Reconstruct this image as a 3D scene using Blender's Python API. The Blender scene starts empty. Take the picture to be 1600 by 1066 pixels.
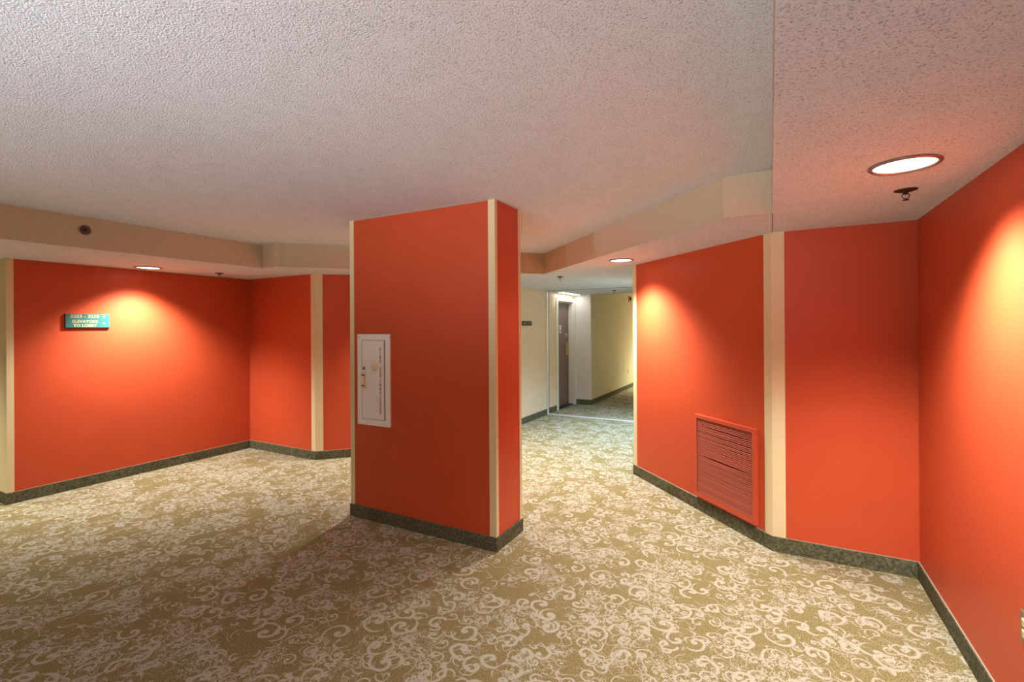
import bpy, bmesh, math, random
from mathutils import Vector, Matrix
random.seed(4)
C = bpy.context.scene
COL = C.collection
R2 = math.sqrt(.5)

# ------------------------------------------------------------------ camera, world, exposure
def make_camera():
    cd = bpy.data.cameras.new('camera'); co = bpy.data.objects.new('camera', cd); COL.objects.link(co)
    yaw, pit, rol = math.radians(28.449), math.radians(.0624), math.radians(.345)
    f = Vector((-math.sin(yaw), math.cos(yaw), 0)); r = Vector((math.cos(yaw), math.sin(yaw), 0)); u = Vector((0, 0, 1))
    F = f*math.cos(pit) + u*math.sin(pit); U0 = -f*math.sin(pit) + u*math.cos(pit)
    R = r*math.cos(rol) - U0*math.sin(rol); U = r*math.sin(rol) + U0*math.cos(rol)
    m = Matrix.Identity(4)
    for i in range(3):
        m[i][0] = R[i]; m[i][1] = U[i]; m[i][2] = -F[i]
    m.translation = (0, 0, 1.55)
    co.matrix_world = m
    cd.sensor_width = 36; cd.lens = 745.82/1600*36
    cd.shift_y = -22.4/1600; cd.clip_start = .02; cd.clip_end = 60
    C.camera = co
make_camera()

w = bpy.data.worlds.new('world'); C.world = w; w.use_nodes = True
w.node_tree.nodes['Background'].inputs[0].default_value = (1, .95, .9, 1)
w.node_tree.nodes['Background'].inputs[1].default_value = 0.0
C.view_settings.view_transform = 'Standard'; C.view_settings.look = 'None'
C.view_settings.exposure = 0.2; C.view_settings.gamma = 1; C.view_settings.use_curve_mapping = False
C.cycles.max_bounces = 10; C.cycles.diffuse_bounces = 7; C.cycles.use_denoising = True
C.cycles.sample_clamp_indirect = 6

WARM = (1, .97, .89); COOL = (.50, .75, 1.0); YEL = (1, .97, .80)
#              name-less list of round lamps: x, y, z, colour, watts, seen, label
SPOT_W = 305
EMIT = 5.0
UP_W = 345

# ------------------------------------------------------------------ plan (metres)
ZS, ZC, ZB = 2.191, 2.438, .1
L0 = (-5.968, 1.590); L1 = (-5.968, 3.840); L2 = (-4.721, 3.840); L3 = (-3.493, 5.068)
XW = -3.493; YJ = 7.769; YD0, YD1 = 8.24, 9.0; YO = 9.05; XO = -3.135; YE = 15.0
Q0 = (-1.268, 5.019); Q1 = (.006, 3.745); Q2 = (.791, 3.745)
XB, YB = -9.2, -2.2
CX0, CX1, CY0, CY1 = -3.058, -1.672, 2.841, 3.218

# ------------------------------------------------------------------ helpers
def link(o, parent=None):
    COL.objects.link(o)
    if parent: o.parent = parent
    return o
def mobj(name, bm, m, parent=None, smooth=False):
    bmesh.ops.recalc_face_normals(bm, faces=bm.faces[:])
    me = bpy.data.meshes.new(name); bm.to_mesh(me); bm.free()
    for mm in (m if isinstance(m, (list, tuple)) else [m]): me.materials.append(mm)
    if smooth:
        for p in me.polygons: p.use_smooth = True
    return link(bpy.data.objects.new(name, me), parent)
def struct(name, bm, m, parent=None, **k):
    o = mobj(name, bm, m, parent, **k)
    if parent is None: o['kind'] = 'structure'
    return o
def thing(name, loc, label, cat, group=None, rot=None):
    o = bpy.data.objects.new(name, None); link(o); o.location = loc
    o.empty_display_size = .05
    if rot is not None: o.rotation_euler = rot
    o['label'] = label; o['category'] = cat
    if group: o['group'] = group
    return o
def box(bm, x0, x1, y0, y1, z0, z1):
    vs = [bm.verts.new((x, y, z)) for z in (z0, z1) for (x, y) in ((x0, y0), (x1, y0), (x1, y1), (x0, y1))]
    for f in ((0, 3, 2, 1), (4, 5, 6, 7), (0, 1, 5, 4), (1, 2, 6, 5), (2, 3, 7, 6), (3, 0, 4, 7)):
        bm.faces.new([vs[i] for i in f])
    return vs
def bbox(x0, x1, y0, y1, z0, z1, bev=0, seg=1):
    bm = bmesh.new(); box(bm, x0, x1, y0, y1, z0, z1)
    if bev: bmesh.ops.bevel(bm, geom=bm.edges[:], offset=bev, segments=seg, affect='EDGES')
    return bm
def prism(bm, pts, z0, z1):
    a = [bm.verts.new((p[0], p[1], z0)) for p in pts]; b = [bm.verts.new((p[0], p[1], z1)) for p in pts]
    n = len(pts)
    bm.faces.new(a[::-1]); bm.faces.new(b)
    for i in range(n): bm.faces.new([a[i], a[(i+1) % n], b[(i+1) % n], b[i]])
def pr(pts, z0, z1):
    bm = bmesh.new(); prism(bm, pts, z0, z1); return bm
def lathe(bm, prof, n=32, axis=None, o=(0, 0, 0)):
    """prof: (r, h) pairs around local z; axis: optional 3x3 matrix"""
    rings = []
    for r, h in prof:
        ring = []
        for i in range(n if r > 1e-6 else 1):
            a = 2*math.pi*i/n
            v = Vector((r*math.cos(a), r*math.sin(a), h))
            if axis: v = axis @ v
            ring.append(bm.verts.new(v + Vector(o)))
        rings.append(ring)
    for A, B in zip(rings, rings[1:]):
        if len(A) == 1 and len(B) == 1: continue
        for i in range(n):
            j = (i+1) % n
            if len(A) == 1: bm.faces.new([A[0], B[i], B[j]])
            elif len(B) == 1: bm.faces.new([A[i], A[j], B[0]])
            else: bm.faces.new([A[i], A[j], B[j], B[i]])
def lat(prof, n=32, **k):
    bm = bmesh.new(); lathe(bm, prof, n, **k); return bm
def tube(bm, path, r, n=8):
    path = [Vector(p) for p in path]; rings = []
    for i, p in enumerate(path):
        t = (path[min(i+1, len(path)-1)] - path[max(i-1, 0)]).normalized()
        a = t.orthogonal().normalized() if i == 0 else (rings[-1][1] - t*rings[-1][1].dot(t)).normalized()
        b = t.cross(a)
        rings.append(([bm.verts.new(p + (a*math.cos(2*math.pi*k/n) + b*math.sin(2*math.pi*k/n))*r) for k in range(n)], a))
    for (A, _), (B, _) in zip(rings, rings[1:]):
        for k in range(n): bm.faces.new([A[k], A[(k+1) % n], B[(k+1) % n], B[k]])
    bm.faces.new(rings[0][0][::-1]); bm.faces.new(rings[-1][0])

# ------------------------------------------------------------------ materials
class G:
    """little node-graph writer"""
    def __init__(s, name):
        s.m = bpy.data.materials.new(name); s.m.use_nodes = True
        s.nt = s.m.node_tree; s.b = s.nt.nodes['Principled BSDF']
    def put(s, sock, v):
        if v is None: return
        if hasattr(v, 'node'): s.nt.links.new(v, sock)
        else:
            if hasattr(sock.default_value, '__len__') and not hasattr(v, '__len__'): v = (v,)*len(sock.default_value)
            if hasattr(sock.default_value, '__len__') and len(sock.default_value) == 4 and len(v) == 3: v = (*v, 1)
            sock.default_value = v
    def n(s, t, **props):
        nd = s.nt.nodes.new(t)
        for k, v in props.items(): setattr(nd, k, v)
        return nd
    def math(s, op, a, b=None, c=None, clamp=False):
        nd = s.n('ShaderNodeMath', operation=op, use_clamp=clamp)
        for i, v in enumerate((a, b, c)): s.put(nd.inputs[i], v)
        return nd.outputs[0]
    def vec(s, op, a, b=None, scale=None):
        nd = s.n('ShaderNodeVectorMath', operation=op)
        s.put(nd.inputs[0], a)
        if b is not None: s.put(nd.inputs[1], b)
        if scale is not None: s.put(nd.inputs['Scale'], scale)
        return nd.outputs['Value'] if op in ('LENGTH', 'DOT_PRODUCT', 'DISTANCE') else nd.outputs[0]
    def obj(s): return s.n('ShaderNodeTexCoord').outputs['Object']
    def noise(s, v, scale, detail=2, rough=.5, out='Fac', dim='3D'):
        nd = s.n('ShaderNodeTexNoise', noise_dimensions=dim); s.put(nd.inputs['Vector'], v)
        nd.inputs['Scale'].default_value = scale; nd.inputs['Detail'].default_value = detail; nd.inputs['Roughness'].default_value = rough
        return nd.outputs[out]
    def step(s, v, a, b, lo=0., hi=1., smooth=True):
        nd = s.n('ShaderNodeMapRange', interpolation_type='SMOOTHSTEP' if smooth else 'LINEAR')
        for i, x in enumerate((v, a, b, lo, hi)): s.put(nd.inputs[i], x)
        return nd.outputs[0]
    def mix(s, f, a, b, blend='MIX'):
        nd = s.n('ShaderNodeMix', data_type='RGBA', blend_type=blend)
        s.put(nd.inputs[0], f); s.put(nd.inputs[6], a); s.put(nd.inputs[7], b)
        return nd.outputs[2]
    def bump(s, h, strength, dist):
        nd = s.n('ShaderNodeBump'); s.put(nd.inputs['Height'], h)
        nd.inputs['Strength'].default_value = strength; nd.inputs['Distance'].default_value = dist
        s.nt.links.new(nd.outputs[0], s.b.inputs['Normal'])
    def base(s, c): s.put(s.b.inputs['Base Color'], c); return s
    def set(s, **k):
        for a, v in k.items(): s.put(s.b.inputs[a.replace('_', ' ')], v)
        return s

def lin(r, g, b):
    f = lambda c: (c/255/12.92) if c/255 <= .04045 else ((c/255+.055)/1.055)**2.4
    return (f(r), f(g), f(b))

def simple(name, col, rough=.5, metal=0., vary=.06, scale=40, bump=0.):
    g = G(name); nz = g.noise(g.obj(), scale, 3)
    lo = tuple(c*(1-vary) for c in col); hi = tuple(min(1, c*(1+vary)) for c in col)
    g.base(g.mix(nz, lo, hi)); g.set(Roughness=rough, Metallic=metal)
    if bump: g.bump(nz, bump, .002)
    return g.m

def mat_vinyl(name, col, rough, weave=700, spec=.5):
    """painted woven wall vinyl"""
    g = G(name); o = g.obj()
    sc = g.vec('MULTIPLY', o, (weave, weave, weave*.55))
    n1 = g.noise(sc, 1, 2); n2 = g.noise(o, 1.6, 3); n3 = g.noise(o, 130, 2)
    c = g.mix(g.step(n2, .3, .7), tuple(x*.97 for x in col), tuple(min(1, x*1.03) for x in col))
    c = g.mix(g.step(n1, .25, .75), g.mix(1, c, (.93,)*3, 'MULTIPLY'), c)
    g.base(c); g.set(Roughness=g.step(n3, .2, .8, rough-.05, rough+.06), Specular_IOR_Level=spec)
    g.bump(g.math('ADD', n1, g.math('MULTIPLY', n3, .6)), .10, .001)
    return g.m

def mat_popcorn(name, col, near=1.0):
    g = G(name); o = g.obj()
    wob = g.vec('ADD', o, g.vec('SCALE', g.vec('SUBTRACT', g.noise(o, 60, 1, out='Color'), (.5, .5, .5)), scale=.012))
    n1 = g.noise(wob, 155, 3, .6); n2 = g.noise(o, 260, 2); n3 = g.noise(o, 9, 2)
    pit = g.step(n1, .33, .47)                      # crevices between the sprayed crumbs, their shade painted into the colour
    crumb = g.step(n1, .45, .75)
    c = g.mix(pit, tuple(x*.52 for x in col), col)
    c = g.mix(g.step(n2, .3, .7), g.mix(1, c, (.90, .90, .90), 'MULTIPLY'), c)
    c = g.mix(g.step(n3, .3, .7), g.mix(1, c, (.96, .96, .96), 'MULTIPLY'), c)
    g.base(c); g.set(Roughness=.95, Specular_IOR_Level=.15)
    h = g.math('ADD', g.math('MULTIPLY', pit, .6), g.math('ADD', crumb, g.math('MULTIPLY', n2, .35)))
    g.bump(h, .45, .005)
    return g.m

def mat_fabric(name, col):
    g = G(name); o = g.obj()
    rib = g.noise(g.vec('MULTIPLY', o, (380, 380, 110)), 1, 2); fine = g.noise(o, 420, 2); big = g.noise(g.vec('MULTIPLY', o, (30, 30, 3)), 1, 2)
    c = g.mix(g.step(rib, .3, .7), tuple(x*.84 for x in col), tuple(min(1, x*1.08) for x in col))
    c = g.mix(g.step(fine, .3, .7), g.mix(1, c, (.84,)*3, 'MULTIPLY'), c)
    c = g.mix(g.step(big, .3, .7), g.mix(1, c, (.98,)*3, 'MULTIPLY'), c)
    g.base(c); g.set(Roughness=.95, Specular_IOR_Level=.1)
    g.bump(g.math('ADD', rib, fine), .3, .002)
    return g.m

def mat_cove(name):
    """carpet cove strip: mottled dark olive pile"""
    g = G(name); o = g.obj()
    f = g.noise(o, 330, 2, .6); m = g.noise(o, 55, 3, .6); b = g.noise(o, 7, 2)
    c = g.mix(g.step(m, .3, .7), lin(88, 87, 67), lin(130, 131, 104))
    c = g.mix(g.step(f, .35, .7), g.mix(1, c, (.55, .55, .5), 'MULTIPLY'), c)
    c = g.mix(g.step(b, .3, .7), g.mix(1, c, (.82,)*3, 'MULTIPLY'), c)
    g.base(c); g.set(Roughness=.95, Specular_IOR_Level=.1); g.bump(f, .4, .003)
    return g.m

def mat_carpet():
    g = G('scroll_carpet'); o = g.obj()
    warp = g.vec('SUBTRACT', g.noise(o, 7, 2, out='Color'), (.5, .5, .5))
    fuzz = g.vec('SUBTRACT', g.noise(o, 300, 1, out='Color'), (.5, .5, .5))
    p = g.vec('ADD', o, g.vec('SCALE', warp, scale=.045))
    p = g.vec('ADD', p, g.vec('SCALE', fuzz, scale=.0055))
    p = g.vec('MULTIPLY', p, (1, 1, 0))
    def scrolls(scale, off, turns, R, w0, keep, rnd=.75):
        q = g.vec('ADD', p, off)
        v = g.n('ShaderNodeTexVoronoi', voronoi_dimensions='2D', feature='F1'); g.put(v.inputs['Vector'], q)
        v.inputs['Scale'].default_value = scale; v.inputs['Randomness'].default_value = rnd
        d = g.vec('SUBTRACT', q, v.outputs['Position'])
        sp = g.n('ShaderNodeSeparateXYZ'); g.put(sp.inputs[0], d)
        rc = g.n('ShaderNodeSeparateColor'); g.put(rc.inputs[0], v.outputs['Color'])
        hand = g.math('SUBTRACT', g.math('MULTIPLY', g.math('GREATER_THAN', rc.outputs[1], .5), 2), 1)
        th = g.math('MULTIPLY', g.math('ARCTAN2', sp.outputs[1], sp.outputs[0]), hand)
        ang = g.math('ADD', g.math('MULTIPLY', th, 1/(2*math.pi)), rc.outputs[0])
        r = g.math('DIVIDE', g.vec('LENGTH', d), R/scale)
        ph = g.math('FRACT', g.math('ADD', ang, g.math('MULTIPLY', g.math('POWER', r, .8), -turns)))
        line = g.math('ABSOLUTE', g.math('SUBTRACT', ph, .5))
        wid = g.step(r, .15, 1.0, w0*1.6, w0*.55, smooth=False)
        a = g.step(g.math('SUBTRACT', wid, line), -.05, .05)
        ball = g.step(r, .17, .10)
        a = g.math('MAXIMUM', a, ball)
        a = g.math('MULTIPLY', a, g.step(r, 1.02, .95))
        return g.math('MULTIPLY', a, g.math('GREATER_THAN', rc.outputs[2], 1-keep))
    clus = g.noise(g.vec('ADD', o, (3.1, 1.7, 0)), 4.2, 3, .6, dim='2D')
    dense = g.step(clus, .47, .60)
    big = g.math('MAXIMUM', scrolls(5.6, (0, 0, 0), 1.35, .47, .125, .62), scrolls(6.3, (.37, .71, 0), 1.2, .42, .125, .45))
    big = g.math('MULTIPLY', big, g.step(clus, .68, .58))
    mid = scrolls(10.6, (.13, .29, 0), 1.4, .52, .12, .75)
    sml = scrolls(21, (.53, .11, 0), 1.5, .58, .115, .9)
    # trailing tendrils: contour lines of a smooth noise
    t1 = g.math('ABSOLUTE', g.math('SUBTRACT', g.noise(p, 9, 1, .4, dim='2D'), .5))
    t2 = g.math('ABSOLUTE', g.math('SUBTRACT', g.noise(g.vec('ADD', p, (5, 2, 0)), 20, 2, .6, dim='2D'), .5))
    tend = g.step(t1, .014, .006); fil = g.step(t2, .032, .014)
    fili = g.math('MULTIPLY', g.math('MAXIMUM', g.math('MAXIMUM', mid, sml), fil), dense)
    sparse = g.math('MULTIPLY', mid, g.step(clus, .36, .44))
    pat = g.math('MAXIMUM', g.math('MAXIMUM', big, fili), g.math('MAXIMUM', g.math('MULTIPLY', tend, g.step(clus, .34, .44)), sparse))
    yarn = g.noise(o, 200, 3, .75); yarn2 = g.noise(o, 150, 2, .6)
    ground = g.mix(g.step(yarn, .38, .64), lin(88, 77, 47), lin(164, 150, 106))
    ground = g.mix(g.step(yarn2, .3, .7), g.mix(1, ground, (.86, .86, .84), 'MULTIPLY'), ground)
    cream = g.mix(g.step(yarn, .25, .6), lin(136, 130, 111), lin(177, 172, 156))
    g.base(g.mix(g.math('MULTIPLY', pat, .95), ground, cream))
    g.set(Roughness=.95, Specular_IOR_Level=.08)
    g.bump(g.math('ADD', yarn, g.math('MULTIPLY', pat, .4)), .5, .004)
    return g.m

def emit(name, col, strength):
    g = G(name); g.base((.9, .9, .9)); g.set(Emission_Color=col, Emission_Strength=strength); return g.m

RED = (.56, .079, .027)
M = dict(
    red=mat_vinyl('red_wall_vinyl', RED, .42, spec=.32),
    redpaint=simple('red_painted_metal', (.53, .078, .03), .4, vary=.05),
    slatsheen=simple('red_slat_painted_sheen', (.70, .19, .125), .35, vary=.08),  # lighter pinkish red: the slats' glossy highlight painted into the colour
    cream=simple('cream_corner_vinyl', lin(222, 206, 164), .45, vary=.03, scale=12),
    beige=mat_vinyl('beige_wall_vinyl', lin(228, 206, 176), .6, 500),
    pale=mat_vinyl('pale_wall_vinyl', lin(226, 220, 208), .6, 500),
    olive=mat_vinyl('olive_wall_vinyl', lin(198, 191, 156), .6, 500),
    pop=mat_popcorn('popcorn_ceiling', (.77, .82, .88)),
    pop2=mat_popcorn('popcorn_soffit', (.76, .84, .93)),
    fabric=mat_fabric('beige_soffit_fabric', lin(212, 194, 168)),
    cove=mat_cove('olive_cove_carpet'), carpet=mat_carpet(),
    bead=simple('pale_bead', lin(168, 150, 134), .5),
    seam=simple('dark_seam', lin(110, 92, 82), .8),
    alu=simple('brushed_aluminium', lin(215, 215, 215), .35, .3, .05, 90),
    white=simple('white_enamel', lin(238, 236, 232), .35, vary=.03),
    whiteframe=simple('ivory_frame_paint', lin(232, 226, 212), .4, vary=.03),
    door=simple('brown_door_laminate', lin(122, 98, 90), .35, vary=.10, scale=20),
    black=simple('black_plastic', lin(30, 30, 26), .4),
    dark=simple('dark_gap', lin(40, 34, 28), .8),
    brass=simple('brass', lin(206, 176, 104), .3, .8),
    bronze=simple('dark_bronze', lin(72, 52, 44), .4, .6, .2),
    ring=simple('lamp_trim_ring', lin(150, 128, 120), .35, .5),
    chrome=simple('chrome', lin(200, 196, 188), .2, .9),
    teal=simple('teal_sign_plastic', lin(44, 100, 98), .4, vary=.05),
    maroon=simple('maroon_sign_edge', lin(80, 24, 24), .5),
    yellowtext=simple('pale_yellow_lettering', lin(176, 166, 112), .5),
    redtext=simple('red_lettering', lin(176, 44, 30), .5),
    tan=simple('tan_plate', lin(188, 160, 126), .5),
    card=simple('blue_grey_card', lin(150, 164, 172), .5),
    cardwhite=simple('white_print', lin(236, 238, 238), .5),
    plaque=simple('plaque_print', lin(112, 104, 84), .5),
    glass=simple('smoked_lens', lin(224, 216, 188), .12, vary=.05),
    ivory=simple('ivory_plastic', lin(236, 216, 150), .4),
    steel=simple('dull_steel_plate', lin(140, 124, 104), .35, .5),
    lens=emit('lamp_lens', (1, .93, .82), EMIT), lenscool=emit('cool_lamp_lens', (.93, .97, 1), 10),
)

# ------------------------------------------------------------------ setting: floor, walls, ceilings
struct('floor', pr([(XB-.2, YB-.2), (1.0, YB-.2), (1.0, YE+.2), (XB-.2, YE+.2)], -.05, 0), M['carpet'])
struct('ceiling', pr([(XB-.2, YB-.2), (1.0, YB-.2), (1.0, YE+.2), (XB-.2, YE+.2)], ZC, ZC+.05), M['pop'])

def inset(path, t):
    out = []
    P = [Vector(p) for p in path]
    for i, p in enumerate(P):
        ns = []
        if i > 0: d = (p-P[i-1]).normalized(); ns.append(Vector((d.y, -d.x)))
        if i < len(P)-1: d = (P[i+1]-p).normalized(); ns.append(Vector((d.y, -d.x)))
        n = ns[0] if len(ns) == 1 else (ns[0]+ns[1])/(1+ns[0].dot(ns[1]))
        out.append(p + n*t)
    return out
def walls(path, names):
    """mitred walls along a path, the room on the right-hand side of the walk"""
    O = inset(path, -.1)
    for i, (nme, m) in enumerate(names):
        struct('wall_'+nme, pr([path[i], path[i+1], O[i+1], O[i]], 0, ZC), M[m])
walls([(XB, L0[1]), L0, L1, L2, L3, (XW, YD0)],
      [('left_corridor', 'cream'), ('left', 'red'), ('left_back', 'red'), ('left_diagonal', 'red'), ('corridor_left', 'beige')])
bm = bmesh.new(); prism(bm, [(XW, YD0), (XW, YO), (XW-.2, YO), (XW-.2, YD0)], 2.041, ZC)
prism(bm, [(XW, YD1), (XW, YO), (XW-.2, YO), (XW-.2, YD1)], 0, 2.041)
struct('wall_corridor_door_head', bm, M['beige'])
walls([(XW, YO), (XO, YO), (XO, YE), (Q0[0], YE), Q0, Q1, Q2, (Q2[0], YB), (XB, YB), (XB, L0[1])],
      [('corridor_return', 'pale'), ('corridor_far_left', 'olive'), ('corridor_end', 'olive'), ('corridor_right', 'beige'),
       ('right_diagonal', 'red'), ('right_back', 'red'), ('right', 'red'), ('behind', 'beige'), ('far_left', 'beige')])

# lowered soffit ring: a slab with an opening, fabric faces around the opening
HOLE = [(-4.739, -2.15), (-4.739, 3.193), (-4.474, 3.193), (-2.404, 5.263), (-.245, 3.103), (.012, 3.103), (.012, -2.15)]
bm = bmesh.new()
def loop(pts):
    vs = [bm.verts.new((x, y, ZS)) for x, y in pts]
    return [bm.edges.new((vs[i], vs[(i+1) % len(vs)])) for i in range(len(vs))]
ed = loop([(XB-.1, YB-.1), (Q2[0]+.09, YB-.1), (Q2[0]+.09, YO), (XB-.1, YO)]) + loop(HOLE)
bmesh.ops.triangle_fill(bm, edges=ed, use_beauty=True)
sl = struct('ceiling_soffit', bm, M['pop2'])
nm = ['left', 'left_step', 'left_diagonal', 'right_diagonal', 'right_step', 'right', 'behind']
for i, k in enumerate(nm):
    a, b = HOLE[i], HOLE[(i+1) % len(HOLE)]
    d = Vector((b[0]-a[0], b[1]-a[1])).normalized(); n = Vector((-d.y, d.x))*.02
    e = d*.0
    struct('wall_soffit_'+k, pr([a, b, (b[0]+n.x, b[1]+n.y), (a[0]+n.x, a[1]+n.y)], ZS+.0005, ZC), M['fabric'])
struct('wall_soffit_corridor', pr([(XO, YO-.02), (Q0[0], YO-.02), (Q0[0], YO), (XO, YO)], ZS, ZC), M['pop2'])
tn = [0]
def trim(bm, m, parent=None, **k):
    tn[0] += 1
    return struct('trim_%d' % tn[0], bm, m, parent, **k)
trim(bbox(.0105, .0145, 3.103, 3.745, ZS-.002, ZS), M['seam'])                    # seam across the soffit underside

# corner guards
def guard(c, d1, w1, d2, w2, z0, z1, t=.004):
    """cream guard around an outer corner c: along d1 for w1 and along d2 for w2"""
    c = Vector(c); d1 = Vector(d1).normalized(); d2 = Vector(d2).normalized()
    def nrm(d, o):
        n = Vector((-d.y, d.x)); return n if n.dot(o) < 0 else -n
    n1, n2 = nrm(d1, d2), nrm(d2, d1)
    tip = c + (n1+n2)*(t/(1+n1.dot(n2)))
    pts = [c + d1*w1, c + d1*w1 + n1*t, tip, c + d2*w2 + n2*t, c + d2*w2, c]
    bm = bmesh.new(); prism(bm, [tuple(p) for p in pts], z0, z1); return bm
trim(guard(L0, (0, 1), .044, (-1, 0), .05, ZB, ZS), M['cream'])
trim(guard(L2, (-1, 0), .066, (1, 1), .085, ZB, ZS), M['cream'])
trim(guard(Q0, (1, -1), .060, (0, 1), .06, ZB, ZS), M['cream'])
trim(guard(Q1, (-1, 1), .064, (1, 0), .078, ZB, ZS), M['cream'])
trim(guard(L3, (-1, -1), .06, (0, 1), .06, ZB, ZS), M['cream'])
trim(guard((XO, YO), (-1, 0), .03, (0, 1), .03, ZB, ZS), M['pale'])
trim(bbox(L1[0], L1[0]+.004, L1[1]-.004, L1[1], ZB, ZS), M['redpaint'])
trim(bbox(Q2[0]-.004, Q2[0], Q2[1]-.004, Q2[1], ZB, ZS), M['redpaint'])

# carpet cove baseboards, mitred
def baseboards(path, names, bead=True):
    A = inset(path, .0005); B = inset(path, .011); D = inset(path, .006)
    for i, nme in enumerate(names):
        if not nme: continue
        o = struct('baseboard_'+nme, pr([A[i], A[i+1], B[i+1], B[i]], 0, ZB), M['cove'])
        if bead: mobj('top_bead', pr([A[i], A[i+1], D[i+1], D[i]], ZB, ZB+.003), M['bead'], o)
baseboards([(XB, L0[1]), L0, L1, L2, L3, (XW, YJ-.05)], ['left_corridor', 'left', 'left_back', 'left_diagonal', 'corridor_left'])
baseboards([(XW, YJ+.05), (XW, YD0-.09)], ['corridor_by_door'])
baseboards([(XW+.055, YO), (XO, YO), (XO, YE), (Q0[0], YE), Q0, Q1, Q2, (Q2[0], YB), (XB, YB), (XB, L0[1])],
           ['corridor_return', 'corridor_far_left', 'corridor_end', 'corridor_right', 'right_diagonal', 'right_back', 'right', 'behind', 'far_left'])

# expansion joint cover across the corridor: floor strip, wall strip, ceiling gap
jc = trim(bbox(XW, Q0[0], YJ-.05, YJ+.05, 0, .006, .002), M['alu'])
mobj('wall_plate', bbox(XW, XW+.008, YJ-.05, YJ+.03, .006, ZS, .002), M['alu'], jc)
mobj('wall_gap', bbox(XW, XW+.004, YJ+.03, YJ+.06, .006, ZS), M['seam'], jc)
mobj('ceiling_gap', bbox(XW, Q0[0], YJ-.012, YJ+.012, ZS-.003, ZS), M['seam'], jc)

# room door in the corridor alcove
dr = struct('door_1', bbox(XW-.135, XW-.095, YD0, YD1, .012, 2.035, .002), M['door'])
bm = bmesh.new()
box(bm, XW, XW+.015, YD0-.085, YD0, 0, 2.041); box(bm, XW, XW+.05, YD1, YO-.001, 0, 2.10); box(bm, XW, XW+.015, YD0-.085, YD1, 2.041, 2.10)
box(bm, XW-.15, XW+.001, YD0-.02, YD0+.004, 0, 2.041); box(bm, XW-.15, XW+.001, YD1-.006, YD1+.02, 0, 2.041); box(bm, XW-.15, XW+.001, YD0+.004, YD1-.006, 2.034, 2.06)
box(bm, XW-.095, XW-.075, YD0, YD0+.02, 0, 2.041); box(bm, XW-.095, XW-.07, YD0, YD1, 2.02, 2.041)
mobj('door_frame', bm, M['whiteframe'], dr)
mobj('threshold', bbox(XW-.15, XW+.01, YD0, YD1, 0, .012), M['black'], dr)
XF = XW-.095
mobj('edge_gap', bbox(XF, XF+.002, YD1-.026, YD1-.007, .02, 2.03), M['dark'], dr)
lk = mobj('lock_plate', bbox(XF, XF+.02, 8.84, 8.93, .98, 1.24, .006, 2), M['brass'], dr)
bm = bmesh.new(); tube(bm, [(XF+.01, 8.885, 1.14), (XF+.05, 8.885, 1.14), (XF+.06, 8.87, 1.14), (XF+.06, 8.74, 1.137)], .011)
mobj('lever', bm, M['brass'], lk, smooth=True)
mobj('latch_guard', bbox(XF, XF+.012, 8.80, 8.93, 1.345, 1.425, .003), M['tan'], dr)
nc = mobj('notice_card', bbox(XF, XF+.004, 8.52, 8.64, 1.43, 1.585), M['card'], dr)
bm = bmesh.new(); box(bm, XF+.004, XF+.005, 8.525, 8.635, 1.56, 1.578); box(bm, XF+.004, XF+.005, 8.55, 8.60, 1.49, 1.555); box(bm, XF+.004, XF+.005, 8.525, 8.635, 1.435, 1.452)
mobj('card_print', bm, M['cardwhite'], nc)

# ------------------------------------------------------------------ pillar
pil = thing('pillar', ((CX0+CX1)/2, (CY0+CY1)/2, 0), 'free-standing red rectangular pillar with cream corners and a fire extinguisher cabinet', 'pillar')
hx, hy = (CX1-CX0)/2, (CY1-CY0)/2
mobj('core', bbox(-hx, hx, -hy, hy, 0, ZC), M['red'], pil)
for sx in (-1, 1):
    for sy in (-1, 1):
        mobj('corner_strip', guard((sx*hx, sy*hy), (-sx, 0), .042 if sx < 0 else .050, (0, -sy), .030, ZB, ZC-.001), M['cream'], pil)
bm = bmesh.new(); t = .003
for (x0, x1, y0, y1) in ((-hx, hx, -hy-t, -hy), (-hx, hx, hy, hy+t), (-hx-t, -hx, -hy, hy), (hx, hx+t, -hy, hy)): box(bm, x0, x1, y0, y1, ZC-.006, ZC)
mobj('top_bead', bm, M['bead'], pil)
for (x0, x1, y0, y1) in ((-hx-.011, hx+.011, -hy-.011, -hy), (-hx-.011, hx+.011, hy, hy+.011), (-hx-.011, -hx, -hy, hy), (hx, hx+.011, -hy, hy)):
    o = mobj('baseboard', bbox(x0, x1, y0, y1, 0, ZB, .002), M['cove'], pil)

# ------------------------------------------------------------------ lettering
def lettering(name, s, parent, m, mapf, w, h, bold=.02, stretch=True):
    """text squeezed into w x h, centred; mapf(u, v, d) -> local point"""
    cu = bpy.data.curves.new('text', 'FONT'); cu.body = s; cu.size = 1; cu.align_x = 'CENTER'; cu.offset = bold; cu.space_line = .9
    cu.extrude = .0; cu.resolution_u = 3
    to = bpy.data.objects.new('text', cu); COL.objects.link(to)
    dg = bpy.context.evaluated_depsgraph_get(); dg.update()
    me = bpy.data.meshes.new_from_object(to.evaluated_get(dg))
    bpy.data.objects.remove(to); bpy.data.curves.remove(cu)
    xs = [v.co.x for v in me.vertices]; ys = [v.co.y for v in me.vertices]
    x0, x1, y0, y1 = min(xs), max(xs), min(ys), max(ys)
    sx, sy = w/(x1-x0), h/(y1-y0)
    if not stretch: sx = min(sx, sy)
    for v in me.vertices: v.co = mapf((v.co.x-(x0+x1)/2)*sx, (v.co.y-(y0+y1)/2)*sy, 0)
    me.name = name; me.materials.clear(); me.materials.append(m)
    return link(bpy.data.objects.new(name, me), parent)

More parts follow.
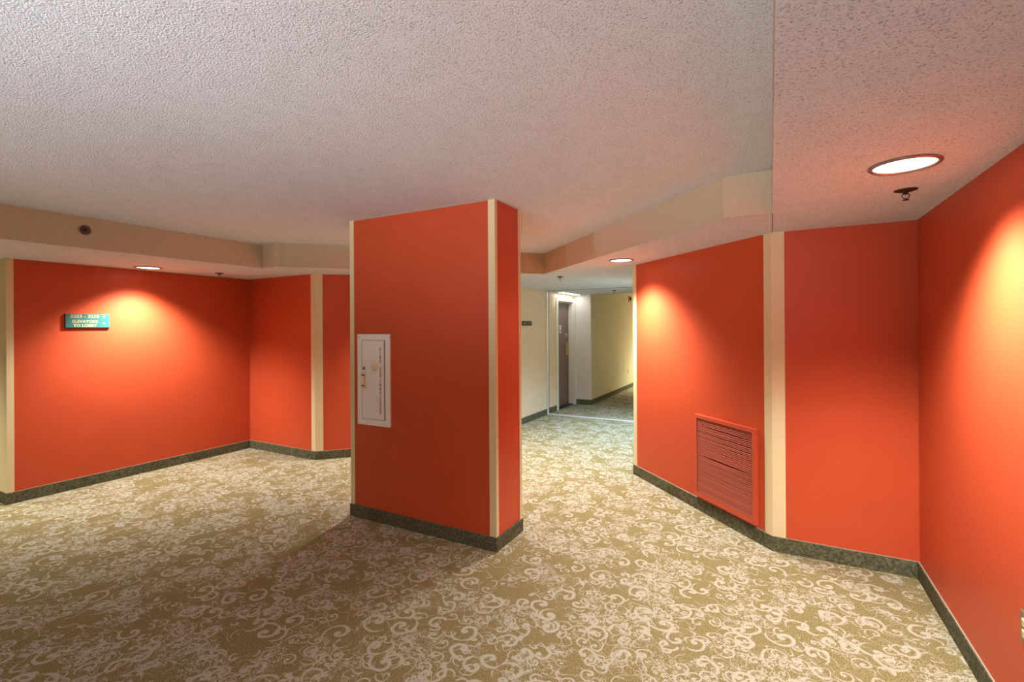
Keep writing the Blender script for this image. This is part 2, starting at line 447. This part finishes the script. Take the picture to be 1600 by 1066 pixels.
# ------------------------------------------------------------------ fire extinguisher cabinet on the pillar front
fx0, fx1, fz0, fz1 = -2.970, -2.622, .769, 1.5
fc = thing('fire_extinguisher_cabinet', ((fx0+fx1)/2, CY0, fz0), 'white fire extinguisher cabinet with red vertical lettering on the red pillar', 'fire cabinet')
W, H = (fx1-fx0)/2, fz1-fz0; fr = .047
bm = bmesh.new()
for (x0, x1, z0, z1) in ((-W, W, 0, fr), (-W, W, H-fr, H), (-W, -W+fr, fr, H-fr), (W-fr, W, fr, H-fr)): box(bm, x0, x1, -.014, 0, z0, z1)
mobj('frame', bm, M['white'], fc)
mobj('gap_shadow_box', bbox(-W+fr, W-fr, -.004, 0, fr, H-fr), M['dark'], fc)
dw = W-fr-.003
fd = mobj('door', bbox(-dw, dw-.014, -.012, -.004, fr+.003, H-fr-.003, .0015), M['white'], fc)
bm = bmesh.new()
for k in range(40):
    z = fr+.004 + k*(H-2*fr-.008)/40
    lathe(bm, [(0, 0), (.004, 0), (.004, .0125), (0, .0125)], 8, o=(dw-.006, -.012, z))
hg = mobj('piano_hinge', bm, M['bead'], fc); hg['kind'] = 'stuff'
Rx = Matrix.Rotation(math.pi/2, 3, 'X')                         # local +z -> -y
cx = (fx0+fx1)/2
mobj('bubble_window', lat([(.040, 0), (.040, .003), (.036, .004), (.033, .012), (.024, .022), (.012, .028), (0, .030)], 28, axis=Rx, o=(-2.780-cx, -.012, 1.246-fz0)), M['glass'], fd, smooth=True)
lettering('lettering', '\n'.join(list('FIRE') + [''] + list('EXTINGUISHER')), fd, M['redtext'],
          lambda u, v, d: Vector((-2.722-cx+u, -.0127, (1.392+.868)/2-fz0+v)), .023, .526, .05)
mobj('lock', lat([(.014, 0), (.014, .006), (.009, .008), (0, .008)], 20, axis=Rx, o=(-2.897-cx, -.012, 1.225-fz0)), M['chrome'], fd, smooth=True)
mobj('keyhole', lat([(.006, 0), (.006, .002), (0, .002)], 12, axis=Rx, o=(-2.895-cx, -.020, 1.225-fz0)), M['dark'], fd)
hd = mobj('handle', bbox(-2.908-cx, -2.880-cx, -.034, -.028, 1.085-fz0, 1.178-fz0, .002), M['ivory'], fd)
for z in (1.075, 1.183): mobj('handle_end', bbox(-2.908-cx, -2.880-cx, -.034, -.012, z-.010-fz0, z+.010-fz0, .001), M['cream'], hd)
for z in (1.086, 1.172): mobj('handle_band', bbox(-2.908-cx, -2.880-cx, -.0352, -.030, z-.004-fz0, z+.004-fz0), M['dark'], hd)
mobj('maker_mark', bbox(-W+.014, -W+.030, -.0146, -.014, H-.026, H-.022), M['steel'], fc)

# ------------------------------------------------------------------ lobby sign on the left wall
y0, y1, z0, z1 = 1.984, 2.336, 1.566, 1.706
sg = thing('direction_sign', (L0[0], (y0+y1)/2, (z0+z1)/2), 'small teal elevator direction sign on the left red wall', 'sign')
w2, h2 = (y1-y0)/2, (z1-z0)/2
mobj('backing_board', bbox(0, .016, -w2, w2, -h2, h2, .001), M['maroon'], sg)
fp = mobj('face_plate', bbox(.016, .019, -w2+.002, w2, -h2+.006, h2, .001), M['teal'], sg)
def onsign(fx, fy): return lambda u, v, d: Vector((.0196, -w2+2*w2*fx+u, h2-2*h2*fy+v))
fw, fh = 2*w2, 2*h2
lettering('lettering', '3253 - 3210', fp, M['yellowtext'], onsign(.43, .165), fw*.64, fh*.22, .025)
lettering('lettering', 'ELEVATORS', fp, M['yellowtext'], onsign(.435, .525), fw*.57, fh*.20, .03)
lettering('lettering', 'TO LOBBY', fp, M['yellowtext'], onsign(.435, .81), fw*.53, fh*.21, .03)
for fy in (.17, .67):
    bm = bmesh.new(); f = onsign(.86, fy); a = .0125
    vs = [bm.verts.new(f(x*a, y*a, 0)) for x, y in ((-1.2, .25), (-1.2, -.25), (0, -.25), (-.15, -1.0), (1.2, 0), (-.15, 1.0), (0, .25))]
    bm.faces.new(vs)
    bmesh.ops.triangulate(bm, faces=bm.faces[:])
    mobj('arrow', bm, M['yellowtext'], fp)

# ------------------------------------------------------------------ plaque on the corridor wall
pq = thing('room_plaque', (XW, 6.943, 1.611), 'small black room number plaque on the beige corridor wall', 'sign')
pb = mobj('plate', bbox(0, .012, -.174, .174, -.037, .037, .002), M['black'], pq)
for (a, b) in ((-.145, -.112), (-.100, -.066), (-.054, -.018), (.02, .075), (.11, .145)):
    mobj('raised_mark', bbox(.012, .0128, a, b, -.012, .014), M['plaque'], pb)

# ------------------------------------------------------------------ return-air grille on the right diagonal wall
gl = thing('wall_grille', (Q1[0], Q1[1], 0), 'red louvred air return grille low on the diagonal wall, some slats bent', 'vent', rot=(0, 0, math.radians(135)))
# local frame: +x runs along the wall from the cream corner to the corridor, +y points into the room
g0, g1, gz0, gz1 = .129, .797, .122, .808; gf = .030; DEP = .024
bm = bmesh.new()
for (x0, x1, za, zb) in ((g0, g1, gz0, gz0+.036), (g0, g1, gz1-gf, gz1), (g0, g0+gf, gz0+.036, gz1-gf), (g1-gf, g1, gz0+.036, gz1-gf)): box(bm, x0, x1, 0, DEP, za, zb)
mobj('frame', bm, M['redpaint'], gl)
mobj('back_plate', bbox(g0+gf, g1-gf, .0005, .002, gz0+.036, gz1-gf), M['maroon'], gl)
s0, s1, sz0, sz1 = g0+gf+.001, g1-gf-.001, gz0+.038, gz1-gf-.002
NS = 45; pitch = (sz1-sz0)/NS; SEG = 10
for k in range(NS):
    zc_ = sz1-(k+.62)*pitch
    bm = bmesh.new(); rows = []
    d = k-21.5
    amp = (.0065 if d < 0 else -.0060)*math.exp(-abs(d)/2.6) + random.gauss(0, .0006)
    if k in (4, 5): amp += -.0025
    if k in (3, 31): amp += .0015
    tw = random.gauss(0, .0008)
    for i in range(SEG+1):
        q = i/SEG; x = s0+(s1-s0)*q
        bow = math.sin(math.pi*min(1, max(0, q*1.06-.03)))**.8*amp if 0 < q < 1 else 0
        zt = zc_+bow
        sect = ((.005, zt+.0008), (.0205, zt-.0002+tw), (.0214, zt-.0024+tw), (.0198, zt-.0022+tw), (.005, zt-.0004))
        rows.append([bm.verts.new((x, y, z)) for y, z in sect])
    for A, B in zip(rows, rows[1:]):
        for j in range(5): bm.faces.new([A[j], A[(j+1) % 5], B[(j+1) % 5], B[j]])
    bm.faces.new(rows[0]); bm.faces.new(rows[-1][::-1])
    mobj('slat', bm, M['slatsheen'], gl)

# ------------------------------------------------------------------ ceiling lamps
rp = [(.114, 0), (.118, -.002), (.118, -.006), (.113, -.010), (.105, -.010), (.101, -.004), (.101, 0)]
ring_me = None
def photometry(ld):
    """lamp distribution: strong downwards, about a quarter of that near the cut-off"""
    ld.use_nodes = True; nt = ld.node_tree; em = nt.nodes['Emission']
    ge = nt.nodes.new('ShaderNodeNewGeometry'); sx = nt.nodes.new('ShaderNodeSeparateXYZ'); ab = nt.nodes.new('ShaderNodeMath'); ab.operation = 'ABSOLUTE'
    mr = nt.nodes.new('ShaderNodeMapRange'); mr.interpolation_type = 'SMOOTHSTEP'
    for i, v in ((1, .56), (2, .93), (3, .17), (4, 1.0)): mr.inputs[i].default_value = v
    nt.links.new(ge.outputs['Incoming'], sx.inputs[0]); nt.links.new(sx.outputs[2], ab.inputs[0])
    nt.links.new(ab.outputs[0], mr.inputs[0]); nt.links.new(mr.outputs[0], em.inputs['Strength'])
def downlight(x, y, z, col, watts, label, size=124, lens='lens', blend=.40, group='round ceiling downlights'):
    t = thing('downlight', (x, y, z), label, 'ceiling lamp', group)
    mobj('trim_ring', lat(rp, 40), M['ring'], t, smooth=True)
    mobj('lens', lat([(.101, -.0005), (.101, -.003), (.08, -.005), (0, -.006)], 36), M[lens], t)
    ld = bpy.data.lights.new('downlight_beam', 'SPOT'); ld.energy = watts; ld.color = col
    ld.spot_size = math.radians(size); ld.spot_blend = blend; ld.shadow_soft_size = .05; photometry(ld)
    lo = bpy.data.objects.new('downlight_beam', ld); link(lo, t); lo.location = (0, 0, -.058)
    return t
downlight(.473, 2.422, ZS, WARM, SPOT_W, 'largest round downlight, near the right red wall and the bronze sprinkler')
downlight(-5.649, 2.548, ZS, WARM, SPOT_W, 'round downlight above the teal sign, close to the left red wall')
downlight(-1.262, 4.545, ZS, WARM, SPOT_W, 'round downlight at the corridor mouth beside the diagonal red wall')
downlight(-3.47, 4.63, ZS, WARM, SPOT_W, 'round downlight by the left diagonal wall, hidden behind the red pillar')
downlight(-7.3, .75, ZS, YEL, SPOT_W, 'round downlight in the left corridor beyond the left red wall')
downlight(-5.3, -1.0, ZS, WARM, SPOT_W*.10, 'round fill downlight added behind the camera on the left')  # unseen lamp, added as fill for the ceiling
downlight(.40, -1.0, ZS, WARM, SPOT_W*.15, 'round fill downlight added behind the camera on the right')  # second unseen lamp added as ceiling fill
downlight(-1.50, 6.9, ZS, COOL, SPOT_W*1.4, 'round downlight in the corridor hidden by the diagonal red wall', lens='lenscool')
downlight(-1.75, 13.0, ZC, YEL, SPOT_W*2.0, 'round downlight far down the corridor above the olive wall', size=150, blend=.8)
# unseen fill uplights, added behind the camera to brighten the ceiling
def uplight(x, label, k=1., aim=42):
    t = thing('wall_uplight', (x, YB, 1.25), label, 'fill lamp', 'added fill uplights on the wall behind')
    mobj('back_plate', bbox(-.06, .06, 0, .012, -.09, .09, .004), M['bronze'], t)
    mobj('bowl', lat([(.02, -.10), (.09, -.06), (.13, .0), (.14, .03), (.13, .03), (.12, .0), (.08, -.05), (0, -.07)], 32, o=(0, .155, 0)), M['white'], t, smooth=True)
    mobj('fill_bulb', lat([(0, -.045), (.03, -.03), (.036, -.005), (.02, .018), (0, .024)], 20, o=(0, .155, 0)), M['lens'], t, smooth=True)
    ld = bpy.data.lights.new('fill_beam', 'SPOT'); ld.energy = UP_W*k; ld.color = (.95, .97, 1)
    ld.spot_size = math.radians(84); ld.spot_blend = .8; ld.shadow_soft_size = .05
    lo = bpy.data.objects.new('fill_beam', ld); link(lo, t); lo.location = (0, .16, .09)
    lo.rotation_euler = (math.radians(90+aim), 0, 0)
uplight(-4.1, 'leftmost of the added bowl fill uplights on the wall behind the camera', .2)
uplight(-2.35, 'second of the added bowl fill uplights on the wall behind the camera', .85, 38)
uplight(-.75, 'third of the added bowl fill uplights on the wall behind the camera', 1, 38)
uplight(.38, 'rightmost added bowl fill uplight on the wall behind the camera', .5, 56)
# strip lamp over the room door
sx0, sx1, sy0, sy1 = -3.44, -3.30, 8.10, 8.98
st = thing('strip_lamp', ((sx0+sx1)/2, (sy0+sy1)/2, ZS), 'long bright strip lamp in the ceiling over the corridor door', 'ceiling lamp')
a, b = (sx1-sx0)/2, (sy1-sy0)/2
bm = bmesh.new()
for (x0, x1, y0, y1) in ((-a, a, -b, -b+.01), (-a, a, b-.01, b), (-a, -a+.01, -b+.01, b-.01), (a-.01, a, -b+.01, b-.01)): box(bm, x0, x1, y0, y1, -.012, 0)
mobj('housing', bm, M['whiteframe'], st)
mobj('diffuser', bbox(-a+.01, a-.01, -b+.01, b-.01, -.009, -.001), M['lenscool'], st)

# ------------------------------------------------------------------ sprinklers
def sprinkler(x, y, z, label):
    t = thing('sprinkler', (x, y, z), label, 'sprinkler', 'ceiling sprinklers')
    mobj('escutcheon', lat([(.046, 0), (.045, -.003), (.030, -.008), (.014, -.010), (0, -.010)], 28), M['bronze'], t, smooth=True)
    bm = bmesh.new()
    lathe(bm, [(0, -.006), (.010, -.006), (.010, -.020), (.006, -.022), (0, -.022)], 14)
    for s in (-1, 1): tube(bm, [(s*.008, 0, -.018), (s*.014, 0, -.024), (s*.014, 0, -.032), (s*.006, 0, -.042), (0, 0, -.044)], .0022, 6)
    lathe(bm, [(0, -.040), (.004, -.040), (.005, -.047), (0, -.047)], 10)
    mobj('frame_arms', bm, M['bronze'], t)
    bm = bmesh.new(); lathe(bm, [(0, -.046), (.008, -.046), (.014, -.047), (.014, -.0485), (0, -.0485)], 16)
    mobj('deflector', bm, M['bronze'], t)
sprinkler(.568, 2.886, ZS, 'bronze sprinkler head beside the largest downlight on the right')
sprinkler(-5.559, 3.219, ZS, 'bronze sprinkler head near the corner of the left red wall')
sprinkler(-2.358, 5.645, ZS, 'sprinkler head at the corridor mouth behind the beige soffit')
sprinkler(-2.409, 8.231, ZS, 'faint small sprinkler head over the corridor beyond the ceiling joint')

# ------------------------------------------------------------------ round fitting in the left soffit face
Ry = Matrix.Rotation(math.pi/2, 3, 'Y')                        # local +z -> +x
ef = thing('round_sounder', (-4.739, 1.702, 2.335), 'dark round fitting with rings set in the left fabric soffit', 'speaker')
mobj('outer_ring', lat([(.041, 0), (.041, .004), (.037, .007), (.031, .005), (.029, .001)], 36, axis=Ry), M['steel'], ef, smooth=True)
mobj('bowl', lat([(.030, .001), (.029, .002), (.024, .0015), (.022, .004), (.019, .004), (.017, .001), (.006, .001), (.005, .006), (0, .007)], 32, axis=Ry), M['bronze'], ef, smooth=True)
mobj('inner_ring', lat([(.0215, .002), (.0215, .006), (.018, .007), (.0165, .002)], 28, axis=Ry), M['steel'], ef, smooth=True)

# ------------------------------------------------------------------ outlets and alarm
def outlet(loc, rz, label, plate, face):
    t = thing('wall_outlet', loc, label, 'outlet', rot=(0, 0, rz))                # local +x into the room
    mobj('cover_plate', bbox(0, .006, -.035, .035, -.057, .057, .002, 2), plate, t)
    for z in (.02, -.02):
        o = mobj('receptacle', bbox(.005, .009, -.017, .017, z-.014, z+.014, .003, 2), face, t)
        bm = bmesh.new()
        for y in (-.007, .005): box(bm, .009, .0095, y, y+.002, z-.004, z+.006)
        mobj('slot', bm, M['dark'], o)
    mobj('screw', lat([(.003, 0), (.003, .0075), (0, .008)], 10, axis=Ry), M['chrome'], t)
outlet((Q2[0], 2.350, .468), math.pi, 'ivory wall outlet low on the right red wall at the picture edge', M['steel'], M['ivory'])
outlet((XO, 11.86, .437), 0, 'tiny wall outlet low on the olive corridor wall', M['olive'], M['steel'])
al = thing('fire_alarm', (XO, 12.0, 2.25), 'small round fire alarm with dark strobe high on the olive wall', 'alarm')
mobj('base_plate', lat([(.075, 0), (.075, .02), (.070, .026), (.060, .026), (.056, .018), (0, .018)], 32, axis=Ry), M['olive'], al, smooth=True)
mobj('rim', lat([(.078, 0), (.078, .012), (.0755, .012), (.0755, 0)], 32, axis=Ry), M['bronze'], al)
mobj('strobe', bbox(.018, .05, -.02, .025, -.045, .045, .006), M['black'], al)
